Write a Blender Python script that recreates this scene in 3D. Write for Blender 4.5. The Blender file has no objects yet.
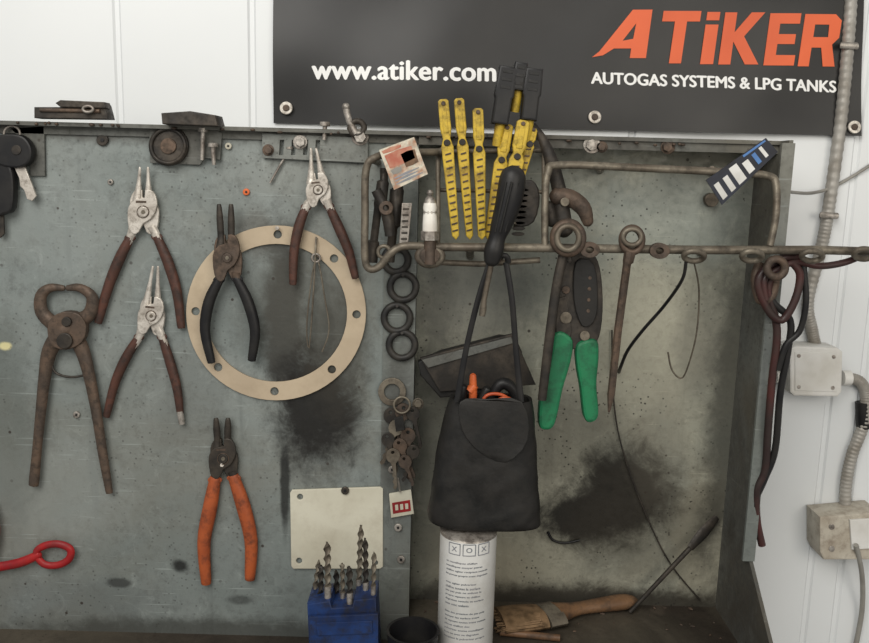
import bpy, bmesh, math, random
from mathutils import Vector, Matrix, noise as mnoise
random.seed(7)
F=845.0; CX,CY=434.5,321.5; D=0.97; PITCH=math.radians(10); ROLL=math.radians(1.5)
cam_loc=Vector((0,-D*math.cos(PITCH),1.5+D*math.sin(PITCH)))
R3=(Matrix.Rotation(math.pi/2-PITCH,3,'X') @ Matrix.Rotation(ROLL,3,'Z'))
def ray(px,py): return R3 @ Vector(((px-CX)/F,-(py-CY)/F,-1))
def W(px,py,d=0.0):
    r=ray(px,py); t=(-d-cam_loc.y)/r.y
    return cam_loc+r*t
def G(px,py,z):
    r=ray(px,py); t=(z-cam_loc.z)/r.z
    return cam_loc+r*t
def sc(d): return (-cam_loc.y-d)/F
scene=bpy.context.scene
# ---------------------------------------------------------------- materials
def nt(name):
    m=bpy.data.materials.new(name); m.use_nodes=True
    n=m.node_tree; return m,n,n.nodes['Principled BSDF']
def mat(name,c1,c2=None,rough=0.5,metal=0.0,scale=40,bump=0.15,lo=0.4,hi=0.65,detail=6,spec=0.35,grime=0.0,gcol=(0.03,0.025,0.02)):
    m,n,b=nt(name)
    b.inputs['Roughness'].default_value=rough; b.inputs['Metallic'].default_value=metal
    b.inputs['Specular IOR Level'].default_value=spec
    if c2 is None: c2=tuple(x*0.7 for x in c1)
    tc=n.nodes.new('ShaderNodeTexCoord')
    no=n.nodes.new('ShaderNodeTexNoise'); no.inputs['Scale'].default_value=scale; no.inputs['Detail'].default_value=detail
    n.links.new(tc.outputs['Object'],no.inputs['Vector'])
    cr=n.nodes.new('ShaderNodeValToRGB'); cr.color_ramp.elements[0].position=lo; cr.color_ramp.elements[1].position=hi
    cr.color_ramp.elements[0].color=(*c1,1); cr.color_ramp.elements[1].color=(*c2,1)
    n.links.new(no.outputs['Fac'],cr.inputs['Fac']); out=cr.outputs['Color']
    if grime:
        g=n.nodes.new('ShaderNodeTexNoise'); g.inputs['Scale'].default_value=scale*2.7; g.inputs['Detail'].default_value=8; g.inputs['Roughness'].default_value=.7
        n.links.new(tc.outputs['Object'],g.inputs['Vector'])
        r=n.nodes.new('ShaderNodeMapRange'); r.inputs[1].default_value=.46; r.inputs[2].default_value=.66; r.inputs[3].default_value=0; r.inputs[4].default_value=grime
        n.links.new(g.outputs['Fac'],r.inputs[0])
        x=n.nodes.new('ShaderNodeMix'); x.data_type='RGBA'; n.links.new(r.outputs[0],x.inputs[0]); n.links.new(out,x.inputs[6]); x.inputs[7].default_value=(*gcol,1); out=x.outputs[2]
        r2=n.nodes.new('ShaderNodeMapRange'); r2.inputs[1].default_value=.35; r2.inputs[2].default_value=.7; r2.inputs[3].default_value=max(.15,rough-.08); r2.inputs[4].default_value=min(1,rough+.25)
        n.links.new(g.outputs['Fac'],r2.inputs[0]); n.links.new(r2.outputs[0],b.inputs['Roughness'])
    n.links.new(out,b.inputs['Base Color'])
    if bump:
        n2=n.nodes.new('ShaderNodeTexNoise'); n2.inputs['Scale'].default_value=scale*4; n2.inputs['Detail'].default_value=4
        n.links.new(tc.outputs['Object'],n2.inputs['Vector'])
        bp=n.nodes.new('ShaderNodeBump'); bp.inputs['Strength'].default_value=bump; bp.inputs['Distance'].default_value=0.001
        n.links.new(n2.outputs['Fac'],bp.inputs['Height']); n.links.new(bp.outputs['Normal'],b.inputs['Normal'])
    return m
def panel_mat(name,base,base2,stains_and_sheen,rough=0.45,metal=0.1,speck=0.5,spec=.3):
    m,n,b=nt(name); L=n.links
    b.inputs['Metallic'].default_value=metal; b.inputs['Specular IOR Level'].default_value=spec
    geo=n.nodes.new('ShaderNodeNewGeometry')
    def noise(scale,detail=8,dist=0.0,vec=None,r=0.6):
        x=n.nodes.new('ShaderNodeTexNoise'); x.inputs['Scale'].default_value=scale; x.inputs['Detail'].default_value=detail
        x.inputs['Distortion'].default_value=dist; x.inputs['Roughness'].default_value=r
        L.new(vec or geo.outputs['Position'],x.inputs['Vector']); return x.outputs['Fac']
    def rng(v,a,bb,c,d,smooth=True):
        x=n.nodes.new('ShaderNodeMapRange'); x.interpolation_type='SMOOTHSTEP' if smooth else 'LINEAR'
        L.new(v,x.inputs[0])
        for i,k in enumerate((a,bb,c,d)): x.inputs[i+1].default_value=k
        return x.outputs[0]
    def mix(f,a,bcol):
        x=n.nodes.new('ShaderNodeMix'); x.data_type='RGBA'
        L.new(f,x.inputs[0])
        for s,v in ((6,a),(7,bcol)):
            if isinstance(v,tuple): x.inputs[s].default_value=(*v,1)
            else: L.new(v,x.inputs[s])
        return x.outputs[2]
    def mul(a,bb):
        x=n.nodes.new('ShaderNodeMath'); x.operation='MULTIPLY'; L.new(a,x.inputs[0])
        if isinstance(bb,float): x.inputs[1].default_value=bb
        else: L.new(bb,x.inputs[1])
        return x.outputs[0]
    big=noise(5,6,0.6)
    col=mix(rng(big,0.35,0.65,0,1),base,base2)
    fine=noise(110,8,0.2,r=.7)
    col=mix(rng(fine,0.45,0.7,0,0.6),col,tuple(x*0.5 for x in base))
    col=mix(rng(noise(28,10,1.5,r=.75),0.54,0.7,0,0.45),col,tuple(min(1,x*1.5) for x in base))
    col=mix(rng(noise(16,12,2.5,r=.8),0.54,0.66,0,0.5),col,tuple(x*0.55 for x in base2))
    col=mix(rng(noise(3.3,6,0.8),0.42,0.68,0,0.4),col,(0.17,0.15,0.11))
    mp=n.nodes.new('ShaderNodeMapping'); mp.inputs['Scale'].default_value=(60,60,4); L.new(geo.outputs['Position'],mp.inputs['Vector'])
    col=mix(rng(noise(1.0,5,0.3,vec=mp.outputs[0]),0.55,0.75,0,0.4),col,tuple(x*0.5 for x in base))
    for rot,sx_ in ((0.5,(12,12,260)),(-0.9,(14,14,300))):
        mp=n.nodes.new('ShaderNodeMapping'); mp.inputs['Scale'].default_value=sx_; mp.inputs['Rotation'].default_value=(0,rot,0); L.new(geo.outputs['Position'],mp.inputs['Vector'])
        col=mix(rng(noise(1.0,2,0.0,vec=mp.outputs[0]),0.68,0.74,0,0.45),col,tuple(min(1,x*1.6) for x in base))
    wob=noise(14,10,0.8,r=.68)
    wobf=noise(60,8,0.5,r=.75)
    for (sx,sy,rx,ry,st,c,dd) in stains_and_sheen:
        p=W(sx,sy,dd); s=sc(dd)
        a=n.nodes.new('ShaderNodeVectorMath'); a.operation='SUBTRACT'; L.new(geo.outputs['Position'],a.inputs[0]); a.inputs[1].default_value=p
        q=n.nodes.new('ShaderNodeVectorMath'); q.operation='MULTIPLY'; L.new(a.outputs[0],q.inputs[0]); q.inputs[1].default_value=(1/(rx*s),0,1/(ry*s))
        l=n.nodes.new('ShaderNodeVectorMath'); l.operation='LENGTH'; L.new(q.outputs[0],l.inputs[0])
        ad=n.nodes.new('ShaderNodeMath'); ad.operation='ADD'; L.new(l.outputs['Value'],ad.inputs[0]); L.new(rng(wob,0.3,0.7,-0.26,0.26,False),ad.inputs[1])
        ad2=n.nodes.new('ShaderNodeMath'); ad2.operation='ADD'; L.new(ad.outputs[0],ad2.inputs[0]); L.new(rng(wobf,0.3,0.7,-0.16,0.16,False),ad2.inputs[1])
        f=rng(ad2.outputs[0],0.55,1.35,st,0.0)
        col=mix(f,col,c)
    vo=n.nodes.new('ShaderNodeTexVoronoi'); vo.inputs['Scale'].default_value=150; L.new(geo.outputs['Position'],vo.inputs['Vector'])
    sp=rng(vo.outputs['Distance'],0.1,0.22,1,0); sp=mul(sp,rng(noise(9,3),0.45,0.62,0,speck))
    col=mix(sp,col,(0.02,0.018,0.015))
    vo=n.nodes.new('ShaderNodeTexVoronoi'); vo.inputs['Scale'].default_value=45; L.new(geo.outputs['Position'],vo.inputs['Vector'])
    sp=rng(vo.outputs['Distance'],0.06,0.1,1,0); sp=mul(sp,rng(noise(6,3),0.48,0.58,0,0.85))
    col=mix(sp,col,(0.03,0.02,0.015))
    L.new(col,b.inputs['Base Color'])
    L.new(rng(fine,0.3,0.7,rough-0.1,rough+0.2),b.inputs['Roughness'])
    bp=n.nodes.new('ShaderNodeBump'); bp.inputs['Strength'].default_value=0.3; bp.inputs['Distance'].default_value=0.001
    L.new(fine,bp.inputs['Height']); L.new(bp.outputs[0],b.inputs['Normal'])
    return m
BLK=(0.010,0.010,0.010)
M={}
LP=0.05
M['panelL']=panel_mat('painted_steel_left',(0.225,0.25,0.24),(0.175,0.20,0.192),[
 (283,315,22,100,.85,(0.025,0.023,0.02),LP),(300,300,70,60,.45,(0.08,0.078,0.065),LP),(318,412,48,64,.97,(0.012,0.011,0.010),LP),(338,350,34,70,.6,(0.04,0.036,0.028),LP),
 (285,490,5,50,.85,BLK,LP),(60,610,130,40,.4,(0.1,0.11,0.11),LP),(190,635,200,22,.75,(0.04,0.04,0.035),LP),
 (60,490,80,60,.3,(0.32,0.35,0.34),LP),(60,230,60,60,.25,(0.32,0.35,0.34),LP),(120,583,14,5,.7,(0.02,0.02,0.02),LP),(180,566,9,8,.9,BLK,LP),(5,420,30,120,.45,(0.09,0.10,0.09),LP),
 (150,125,200,16,.6,(0.07,0.06,0.05),LP),(5,346,7,4,1,(0.6,0.55,0.3),LP),(240,600,14,6,.6,(0.02,0.02,0.02),LP),(372,560,36,80,.55,(0.06,0.06,0.05),LP),
 (255,230,18,26,.45,(0.06,0.05,0.04),LP),(190,400,40,60,.25,(0.1,0.1,0.09),LP)])
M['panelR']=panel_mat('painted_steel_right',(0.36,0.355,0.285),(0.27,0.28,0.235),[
 (500,230,130,90,.4,(0.16,0.185,0.175),0),(680,215,90,50,.5,(0.24,0.275,0.26),0),
 (650,340,60,80,.35,(0.46,0.445,0.35),0),(480,570,50,50,.4,(0.37,0.34,0.26),0),(705,540,36,80,.35,(0.48,0.43,0.31),0),  # last entry paints a warm sheen at lower right into the colour
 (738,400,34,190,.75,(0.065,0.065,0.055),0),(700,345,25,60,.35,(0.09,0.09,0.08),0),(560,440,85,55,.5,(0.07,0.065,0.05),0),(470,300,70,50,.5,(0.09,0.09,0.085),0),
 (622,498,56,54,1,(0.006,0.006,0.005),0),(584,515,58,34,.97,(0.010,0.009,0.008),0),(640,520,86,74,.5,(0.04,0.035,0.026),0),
 (570,606,240,26,.9,(0.022,0.018,0.014),0),(660,450,30,70,.3,(0.1,0.09,0.07),0),(437,440,24,180,.5,(0.07,0.07,0.06),0)],rough=0.4,speck=0.95)
M['strip']=panel_mat('galvanised_strip',(0.19,0.205,0.195),(0.13,0.145,0.135),[(400,440,25,90,.55,(0.045,0.04,0.035),LP)],rough=0.5)
M['rim']=panel_mat('grimy_rim',(0.125,0.13,0.12),(0.07,0.065,0.055),[],rough=0.55)
M['shelf']=panel_mat('oily_shelf',(0.055,0.044,0.034),(0.022,0.018,0.014),[],rough=0.45,metal=0.0)
M['wall']=mat('white_painted_wall',(0.74,0.76,0.765),(0.66,0.685,0.695),rough=0.35,scale=3,bump=0.03,lo=.3,hi=.8)
M['floor']=mat('concrete',(0.25,0.25,0.24),(0.15,0.15,0.14),rough=0.8,scale=4)
M['vinyl']=mat('black_vinyl',(0.020,0.0195,0.019),(0.012,0.012,0.012),rough=0.38,scale=9,bump=0.05,spec=.35)
M['white']=mat('white_print',(0.85,0.85,0.83),(0.75,0.75,0.74),rough=0.5,scale=8,bump=0)
M['orange']=mat('orange_print',(0.74,0.14,0.05),(0.62,0.11,0.04),rough=0.5,scale=8,bump=0)
M['steel']=mat('worn_steel',(0.42,0.39,0.35),(0.22,0.19,0.165),rough=0.42,metal=0.5,scale=60,grime=.7)
M['nickel']=mat('plier_head_nickel',(0.64,0.60,0.54),(0.43,0.39,0.34),rough=0.38,metal=0.4,scale=60,grime=.65,gcol=(.10,.08,.06))
M['dark']=mat('dark_oiled_steel',(0.032,0.029,0.026),(0.07,0.058,0.046),rough=0.48,metal=0.4,scale=50,grime=.6,gcol=(.02,.017,.014))
M['rust']=mat('brown_oiled_steel',(0.080,0.060,0.047),(0.13,0.088,0.062),rough=0.55,metal=0.35,scale=45,bump=.4,grime=.75)
M['rod']=mat('grimy_rod_steel',(0.20,0.175,0.135),(0.11,0.09,0.068),rough=0.45,metal=0.4,scale=30,bump=.3,grime=.65)
M['grip']=mat('brown_grip',(0.085,0.036,0.025),(0.045,0.023,0.017),rough=0.45,scale=35,grime=.8,gcol=(.015,.012,.010))
M['blackgrip']=mat('black_rubber',(0.009,0.009,0.010),(0.018,0.017,0.016),rough=0.45,scale=40,spec=.3)
M['orangegrip']=mat('orange_grip',(0.38,0.088,0.027),(0.22,0.048,0.018),rough=0.48,scale=30,lo=.45,hi=.75,grime=.75,gcol=(.07,.023,.013))
M['green']=mat('green_grip',(0.014,0.17,0.07),(0.01,0.09,0.042),rough=0.45,scale=25,lo=.5,hi=.75,grime=.6,gcol=(.01,.035,.02))
M['yellow']=mat('yellow_plastic',(0.56,0.39,0.04),(0.32,0.205,0.03),rough=0.45,scale=35,lo=.5,hi=.72,grime=.75,gcol=(.08,.055,.02))
M['gasket']=mat('gasket_paper',(0.47,0.385,0.275),(0.39,0.315,0.225),rough=0.75,scale=12,grime=.2,gcol=(.2,.15,.1))
M['rubber']=mat('rubber_ring',(0.012,0.012,0.012),(0.04,0.036,0.03),rough=0.5,scale=50)
M['cream']=mat('cream_plate',(0.58,0.56,0.46),(0.49,0.465,0.37),rough=0.45,scale=14,grime=.22,gcol=(.25,.2,.14))
M['blue']=mat('blue_plastic',(0.012,0.036,0.13),(0.006,0.014,0.05),rough=0.45,scale=30,grime=.85,gcol=(.012,.012,.016))
M['red']=mat('red_plastic',(0.36,0.018,0.018),(0.24,0.01,0.014),rough=0.4,scale=30,grime=.35)
M['redwire']=mat('orange_red_wire',(0.6,0.13,0.035),(0.38,0.065,0.025),rough=0.4,scale=30)
M['leather']=mat('black_plastic_pouch',(0.008,0.008,0.0075),(0.015,0.0135,0.012),rough=0.48,scale=22,bump=.5,grime=.5,spec=.35,gcol=(.02,.018,.015))
M['canwhite']=mat('can_white',(0.66,0.66,0.64),(0.57,0.57,0.55),rough=0.35,scale=10,bump=0,grime=.3,gcol=(.3,.27,.22))
M['ink']=mat('grey_ink',(0.16,0.175,0.19),(0.25,0.25,0.27),rough=0.5,bump=0)
M['wood']=mat('brush_wood',(0.17,0.093,0.047),(0.09,0.048,0.026),rough=0.5,scale=25,grime=.7)
M['bristle']=mat('bristle',(0.2,0.125,0.065),(0.09,0.055,0.026),rough=0.8,scale=90)
M['conduit']=mat('grey_conduit',(0.36,0.345,0.315),(0.24,0.22,0.19),rough=0.45,metal=.15,scale=40)
M['boxwhite']=mat('junction_box_plastic',(0.68,0.675,0.65),(0.57,0.555,0.51),rough=0.45,scale=18,grime=.15,gcol=(.3,.27,.22))
M['boxdirty']=mat('socket_box_plastic',(0.50,0.465,0.39),(0.37,0.325,0.26),rough=0.5,scale=25,grime=.55,gcol=(.15,.11,.08))
M['cablered']=mat('dark_red_cable',(0.065,0.02,0.018),(0.026,0.016,0.015),rough=0.45,scale=20,grime=.5)
M['cablegrey']=mat('grey_cable',(0.3,0.29,0.26),(0.2,0.19,0.17),rough=0.5,scale=20)
M['paper']=mat('printed_paper',(0.60,0.54,0.43),(0.34,0.18,0.11),rough=0.6,scale=60,bump=0,lo=.47,hi=.6,grime=.7,gcol=(.30,.34,.30))
M['cardred']=mat('faded_red_print',(0.36,0.11,0.07),(0.45,0.24,0.16),rough=0.6,scale=90,bump=0)
M['navy']=mat('black_print',(0.008,0.009,0.015),(0.015,0.02,0.035),rough=0.5,bump=0)
M['skyblue']=mat('blue_print',(0.08,0.2,0.45),(0.06,0.15,0.36),rough=0.5,bump=0)
M['ceramic']=mat('white_ceramic',(0.76,0.74,0.68),(0.6,0.56,0.5),rough=0.25,bump=0)
# ---------------------------------------------------------------- builder
def catmull(P,sub,closed=False):
    n=len(P); out=[]
    if sub<=1 or n<3: 
        return list(P)
    rngn=n if closed else n-1
    for i in range(rngn):
        if closed: a,b,c,d=P[(i-1)%n],P[i],P[(i+1)%n],P[(i+2)%n]
        else: a,b,c,d=P[max(i-1,0)],P[i],P[i+1],P[min(i+2,n-1)]
        for k in range(sub):
            t=k/sub
            out.append(tuple(0.5*((2*b[j])+(-a[j]+c[j])*t+(2*a[j]-5*b[j]+4*c[j]-d[j])*t*t+(-a[j]+3*b[j]-3*c[j]+d[j])*t**3) for j in range(len(b))))
    if not closed: out.append(tuple(P[-1]))
    return out
class Obj:
    def __init__(s,name): s.name=name; s.v=[]; s.f=[]; s.m=[]; s.mats=[]
    def mi(s,m):
        if m not in s.mats: s.mats.append(m)
        return s.mats.index(m)
    def add(s,vs,fs,m):
        o=len(s.v); s.v+= [Vector(x) for x in vs]; k=s.mi(m)
        for f in fs: s.f.append([i+o for i in f]); s.m.append(k)
    def tube(s,pts,m,seg=10,sub=4,flat=1.0,closed=False,twist=0,caps=True,rmod=None):
        P=[]
        for p in pts:
            if len(p)==4:
                w=W(p[0],p[1],p[2]); P.append((w.x,w.y,w.z,p[3]*sc(p[2])))
            else: P.append((p[0].x,p[0].y,p[0].z,p[1]))
        P=catmull(P,sub,closed)
        n=len(P); vs=[]; fs=[]; prev=None; tw=0
        for i in range(n):
            a=Vector(P[(i-1)%n][:3]) if (i>0 or closed) else Vector(P[i][:3])
            b=Vector(P[(i+1)%n][:3]) if (i<n-1 or closed) else Vector(P[i][:3])
            t=(b-a)
            if t.length<1e-7: t=Vector((0,0,1))
            t.normalize(); nn=Vector((0,1,0)); nn=nn-nn.dot(t)*t
            if nn.length<0.35:
                q=prev if prev else Vector((0,0,1)); nn=q-q.dot(t)*t
                if nn.length<1e-4: nn=Vector((1,0,0))
            nn.normalize(); prev=nn; bb=t.cross(nn)
            r=max(P[i][3],1e-5)
            if rmod: r*=rmod(i)
            if i>0: tw+=twist*(Vector(P[i][:3])-Vector(P[i-1][:3])).length
            ct,st=math.cos(tw),math.sin(tw)
            n2=nn*ct+bb*st; b2=-nn*st+bb*ct
            for k in range(seg):
                an=2*math.pi*k/seg
                vs.append(Vector(P[i][:3])+b2*math.cos(an)*r+n2*math.sin(an)*r*flat)
        for i in range(n if closed else n-1):
            for k in range(seg):
                a=i*seg+k; b=i*seg+(k+1)%seg; j=((i+1)%n)*seg
                fs.append([a,b,j+(k+1)%seg,j+k])
        if caps and not closed:
            fs.append(list(range(seg))[::-1]); fs.append([(n-1)*seg+k for k in range(seg)])
        s.add(vs,fs,m); return s
    def rtube(s,pts,m,**k):
        a,b=pts[0],pts[-1]
        def ext(p,q):
            dx,dy=p[0]-q[0],p[1]-q[1]; l=math.hypot(dx,dy) or 1
            return [(p[0]+dx/l*p[3]*.55,p[1]+dy/l*p[3]*.55,p[2],p[3]*.72),(p[0]+dx/l*p[3]*.85,p[1]+dy/l*p[3]*.85,p[2],p[3]*.2)]
        e1=ext(a,pts[1])[::-1]; e2=ext(b,pts[-2])
        return s.tube(e1+list(pts)+e2,m,**k)
    def plate(s,outline,d,th,m,holes=(),bev=0.6,smooth=0,depthfn=None):
        cu=bpy.data.curves.new('t','CURVE'); cu.dimensions='2D'; cu.fill_mode='BOTH'
        df=d+th; z=sc(df); bw=min(bev*z,th*0.45)
        cu.extrude=max(th/2-bw,1e-6); cu.bevel_depth=bw; cu.bevel_resolution=1; cu.offset=-bw
        allp=[outline]+list(holes)
        for q in allp:
            if smooth and q is outline: q=catmull([tuple(x) for x in q],smooth,True)
            sp=cu.splines.new('POLY'); sp.points.add(len(q)-1); sp.use_cyclic_u=True
            for i,x in enumerate(q):
                w=W(x[0],x[1],df); sp.points[i].co=(w.x,w.z,0,1)
        ob=bpy.data.objects.new('t',cu); scene.collection.objects.link(ob)
        dg=bpy.context.evaluated_depsgraph_get(); me=bpy.data.meshes.new_from_object(ob.evaluated_get(dg))
        vs=[Vector((v.co.x,-(d+th/2)-v.co.z,v.co.y)) for v in me.vertices]
        if depthfn: vs=[Vector((v.x,v.y-depthfn(v.x,v.z),v.z)) for v in vs]
        fs=[list(p.vertices) for p in me.polygons]
        bpy.data.objects.remove(ob); bpy.data.curves.remove(cu); bpy.data.meshes.remove(me)
        s.add(vs,fs,m); return s
    def disc(s,cx,cy,r,d,th,m,hole=0,bev=.6,ry=None,n=28):
        ry=ry or r
        c=[(cx+r*math.cos(2*math.pi*i/n),cy+ry*math.sin(2*math.pi*i/n)) for i in range(n)]
        h=[]
        if hole: h=[[(cx+hole*math.cos(2*math.pi*i/n),cy+hole*ry/r*math.sin(2*math.pi*i/n)) for i in range(n)]]
        return s.plate(c,d,th,m,holes=h,bev=bev)
    def torus(s,cx,cy,R,r,d,m,ry=None,flat=1,tilt=0):
        ry=ry or R
        pts=[(cx+R*math.cos(2*math.pi*i/24),cy+ry*math.sin(2*math.pi*i/24),d+tilt*math.sin(2*math.pi*i/24),r) for i in range(24)]
        return s.tube(pts,m,closed=True,sub=2,flat=flat)
    def hexbolt(s,cx,cy,r,d,m,h=0.006):
        a=random.random()
        s.disc(cx,cy,r*1.45,d,0.0015,m)
        s.plate([(cx+r*math.cos(a+i*math.pi/3),cy+r*math.sin(a+i*math.pi/3)) for i in range(6)],d+0.001,h,m,bev=.5)
        return s
    def screw(s,cx,cy,r,d,m):
        s.disc(cx,cy,r,d,0.003,m,bev=1); s.disc(cx,cy,r*.35,d+.0028,0.0012,M['blackgrip'],bev=.2,n=6); return s
    def ball(s,cx,cy,d,r,m,ry=None):
        c=W(cx,cy,d); rr=r*sc(d); rz=(ry or r)*sc(d); vs=[];fs=[];N=12;K=8
        for i in range(K+1):
            ph=math.pi*i/K
            for k in range(N):
                th=2*math.pi*k/N
                vs.append(c+Vector((rr*math.sin(ph)*math.cos(th),rr*math.sin(ph)*math.sin(th),rz*math.cos(ph))))
        for i in range(K):
            for k in range(N): fs.append([i*N+k,i*N+(k+1)%N,(i+1)*N+(k+1)%N,(i+1)*N+k])
        s.add(vs,fs,m); return s
    def wbox(s,x0,x1,y0,y1,z0,z1,m):
        v=[(x,y,z) for x in (x0,x1) for y in (y0,y1) for z in (z0,z1)]
        s.add(v,[[0,1,3,2],[4,6,7,5],[0,4,5,1],[2,3,7,6],[0,2,6,4],[1,5,7,3]],m); return s
    def loft(s,rows,m,n=32,e=3.0,cap0=True,cap1=True,nz=0):
        vs=[];fs=[]
        for (c,hx,hy) in rows:
            for k in range(n):
                a=2*math.pi*k/n; ca,sa=math.cos(a),math.sin(a)
                dv=Vector((hx*math.copysign(abs(ca)**(2/e),ca),hy*math.copysign(abs(sa)**(2/e),sa),0)); p=Vector(c)+dv
                if nz:
                    q=Vector((p.x*20,p.y*20,p.z*14)); g=mnoise.noise(q)
                    r1=1-abs(mnoise.noise(Vector((p.x*38+p.z*16,p.y*12,p.z*9-p.x*12))))*3.0
                    r2=1-abs(mnoise.noise(Vector((p.x*20-p.z*26,p.y*12+5,p.z*22))))*3.4
                    p+=dv.normalized()*(g*nz*.8+max(r1,-.3)*nz*.7+max(r2,-.2)*nz*.35)+Vector((0,0,nz*.7*mnoise.noise(q*.9)))
                vs.append(p)
        for i in range(len(rows)-1):
            for k in range(n): fs.append([i*n+k,i*n+(k+1)%n,(i+1)*n+(k+1)%n,(i+1)*n+k])
        if cap0: fs.append(list(range(n))[::-1])
        if cap1: fs.append([(len(rows)-1)*n+k for k in range(n)])
        s.add(vs,fs,m); return s
    def text(s,body,x0,x1,yt,yb,d,m,slope=0,shear=0,off=0.0,th=0.0006,mapper=None,depthfn=None,spacing=1.0,thick=0):
        cu=bpy.data.curves.new('t','FONT'); cu.body=body; cu.extrude=0.0; cu.offset=off; cu.resolution_u=4; cu.space_character=spacing
        ob=bpy.data.objects.new('t',cu); scene.collection.objects.link(ob)
        dg=bpy.context.evaluated_depsgraph_get(); me=bpy.data.meshes.new_from_object(ob.evaluated_get(dg))
        co=[v.co.copy() for v in me.vertices]; fs=[list(p.vertices) for p in me.polygons]
        bpy.data.objects.remove(ob); bpy.data.curves.remove(cu); bpy.data.meshes.remove(me)
        if not co: return s
        ax=min(c.x for c in co); bx=max(c.x for c in co); ay=min(c.y for c in co); by=max(c.y for c in co)
        for oi,(ox,oy) in enumerate(((0,0),(thick,0),(-thick,0),(0,thick*.6),(0,-thick*.6)) if thick else ((0,0),)):
            vs=[]
            for c in co:
                u=(c.x-ax)/(bx-ax); v=(c.y-ay)/(by-ay)
                px=x0+u*(x1-x0)+shear*v+ox; py=yb+(yt-yb)*v+slope*u*(x1-x0)+oy
                if mapper: w=mapper(px,py)
                else:
                    w=W(px,py,d+th+oi*.00004)
                    if depthfn: w=w-Vector((0,depthfn(w.x,w.z),0))
                vs.append(w)
            s.add(vs,fs,m)
        return s
    def done(s,flip=True):
        me=bpy.data.meshes.new(s.name)
        lo=Vector([min(v[i] for v in s.v) for i in range(3)]); hi=Vector([max(v[i] for v in s.v) for i in range(3)]); c=(lo+hi)/2
        me.from_pydata([v-c for v in s.v],[],s.f); me.update()
        for m in s.mats: me.materials.append(m)
        for p,k in zip(me.polygons,s.m): p.material_index=k; p.use_smooth=True
        bm=bmesh.new(); bm.from_mesh(me); bmesh.ops.recalc_face_normals(bm,faces=bm.faces); bm.to_mesh(me); bm.free()
        me.set_sharp_from_angle(angle=math.radians(40))
        o=bpy.data.objects.new(s.name,me); o.location=c; scene.collection.objects.link(o); return o
# ---------------------------------------------------------------- room
WD=-0.06
xl=W(-420,320,WD).x; xr=W(1290,320,WD).x
o=Obj('wall_back')
prof=[(xl,0)]
for rx in (-250,-60,128,255,440,620,838,870,1010,1150):
    X=W(rx,320,WD).x; s=.0012
    prof+=[(X-4*s,0),(X-2*s,0.004),(X+2*s,0.004),(X+4*s,0)]
prof.append((xr,0))
vs=[];fs=[]
for z in (0,2.6):
    for (x,y) in prof: vs.append((x,-WD+y*0.6,z))
n=len(prof)
for i in range(n-1): fs.append([i,i+1,n+i+1,n+i])
o.add(vs,fs,M['wall']); o.wbox(xl,xr,-WD+.006,-WD+.1,0,2.6,M['wall']); o.done()
o=Obj('floor'); o.wbox(xl,xr,-3,-WD+.1,-0.05,0,M['floor']); o.done()
# ---------------------------------------------------------------- tool cabinet
zt=W(434,134,0.085).z; zb=W(600,604,0).z; zbL=W(200,634,LP).z
XR=W(755,165,0).x; XS0=W(383,330,LP).x; XS1=W(415,330,LP).x; XL=W(-140,320,LP).x
zlow=min(zb,zbL)-0.05
o=Obj('wall_tool_cabinet')
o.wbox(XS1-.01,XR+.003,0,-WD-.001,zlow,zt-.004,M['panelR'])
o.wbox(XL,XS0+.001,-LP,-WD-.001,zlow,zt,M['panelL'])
o.wbox(XS0,XS1,-LP-.002,-.0,zlow,zt-.002,M['strip'])
o.wbox(XL,XR+.006,-.066,-LP+.001,zt-.001,zt+.003,M['rim'])
o.wbox(XS1,XR+.006,-.06,.05,zt-.001,zt+.003,M['rim'])
o.wbox(XS1,XR,-.062,-.059,zt-.010,zt+.001,M['rim'])
o.wbox(XL,XS1,-LP-.004,-LP,zt-.009,zt,M['rim'])
ss=W(745,560,.088).z
pl=[(-.0,zt+.003),(-.088,zt+.003),(-.088,ss),(-.22,zb-.0),(-.22,zlow),(0,zlow)]
vs=[(XR,y,z) for y,z in pl]+[(XR+.004,y,z) for y,z in pl]; k=len(pl)
o.add(vs,[list(range(k))]+[list(range(k,2*k))]+[[i,(i+1)%k,k+(i+1)%k,k+i] for i in range(k)],M['rim'])
o.wbox(XR-.008,XR+.005,-.091,-.087,ss,zt,M['strip'])
o.wbox(XR+.002,XR+.006,-.01,-WD-.001,zlow,zt,M['rim'])
o.wbox(XS1-.001,XR+.001,-.23,.0,zb-.004,zb,M['shelf'])
o.wbox(XL,XS1-.001,-.20,-LP+.001,zbL-.004,zbL,M['shelf'])
o.wbox(XS1-.002,XS1,-.22,-.0,zbL-.004,zb,M['shelf'])
for (x,y) in ((395,205),(406,232),(392,470),(398,528),(401,560)): o.screw(x,y,4,LP+.002,M['steel'])
for (x,y,r,mm) in ((246,192,3.5,'redwire'),(76,415,3.5,'steel'),(110,182,3,'steel')):
    o.screw(x,y,r,LP,M[mm])
for (x,y) in ((143,207),(150,322),(318,190),(228,262),(222,465),(66,338),(277,228)):
    o.tube([(x,y,LP-.002,2),(x,y,LP+.012,2)],M['steel'],sub=1)
for i in range(34):
    x=random.uniform(0,780); o.ball(x,122+x*.034+random.uniform(-1,1),.067,random.uniform(1.2,3),M['rust'],ry=1.4)
for i in range(60):
    x=random.uniform(XS1+.01,XR-.01); y=random.uniform(-.2,-.005); r=random.uniform(.0006,.002)
    a=random.uniform(0,6.28); v=Vector((math.cos(a),math.sin(a),0))*r*1.6
    o.tube([(Vector((x,y,zb+r*.4))-v,r*.4),(Vector((x,y,zb+r*.6)),r),(Vector((x,y,zb+r*.4))+v,r*.4)],M['rust'],sub=1,seg=5)
o.done()
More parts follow.
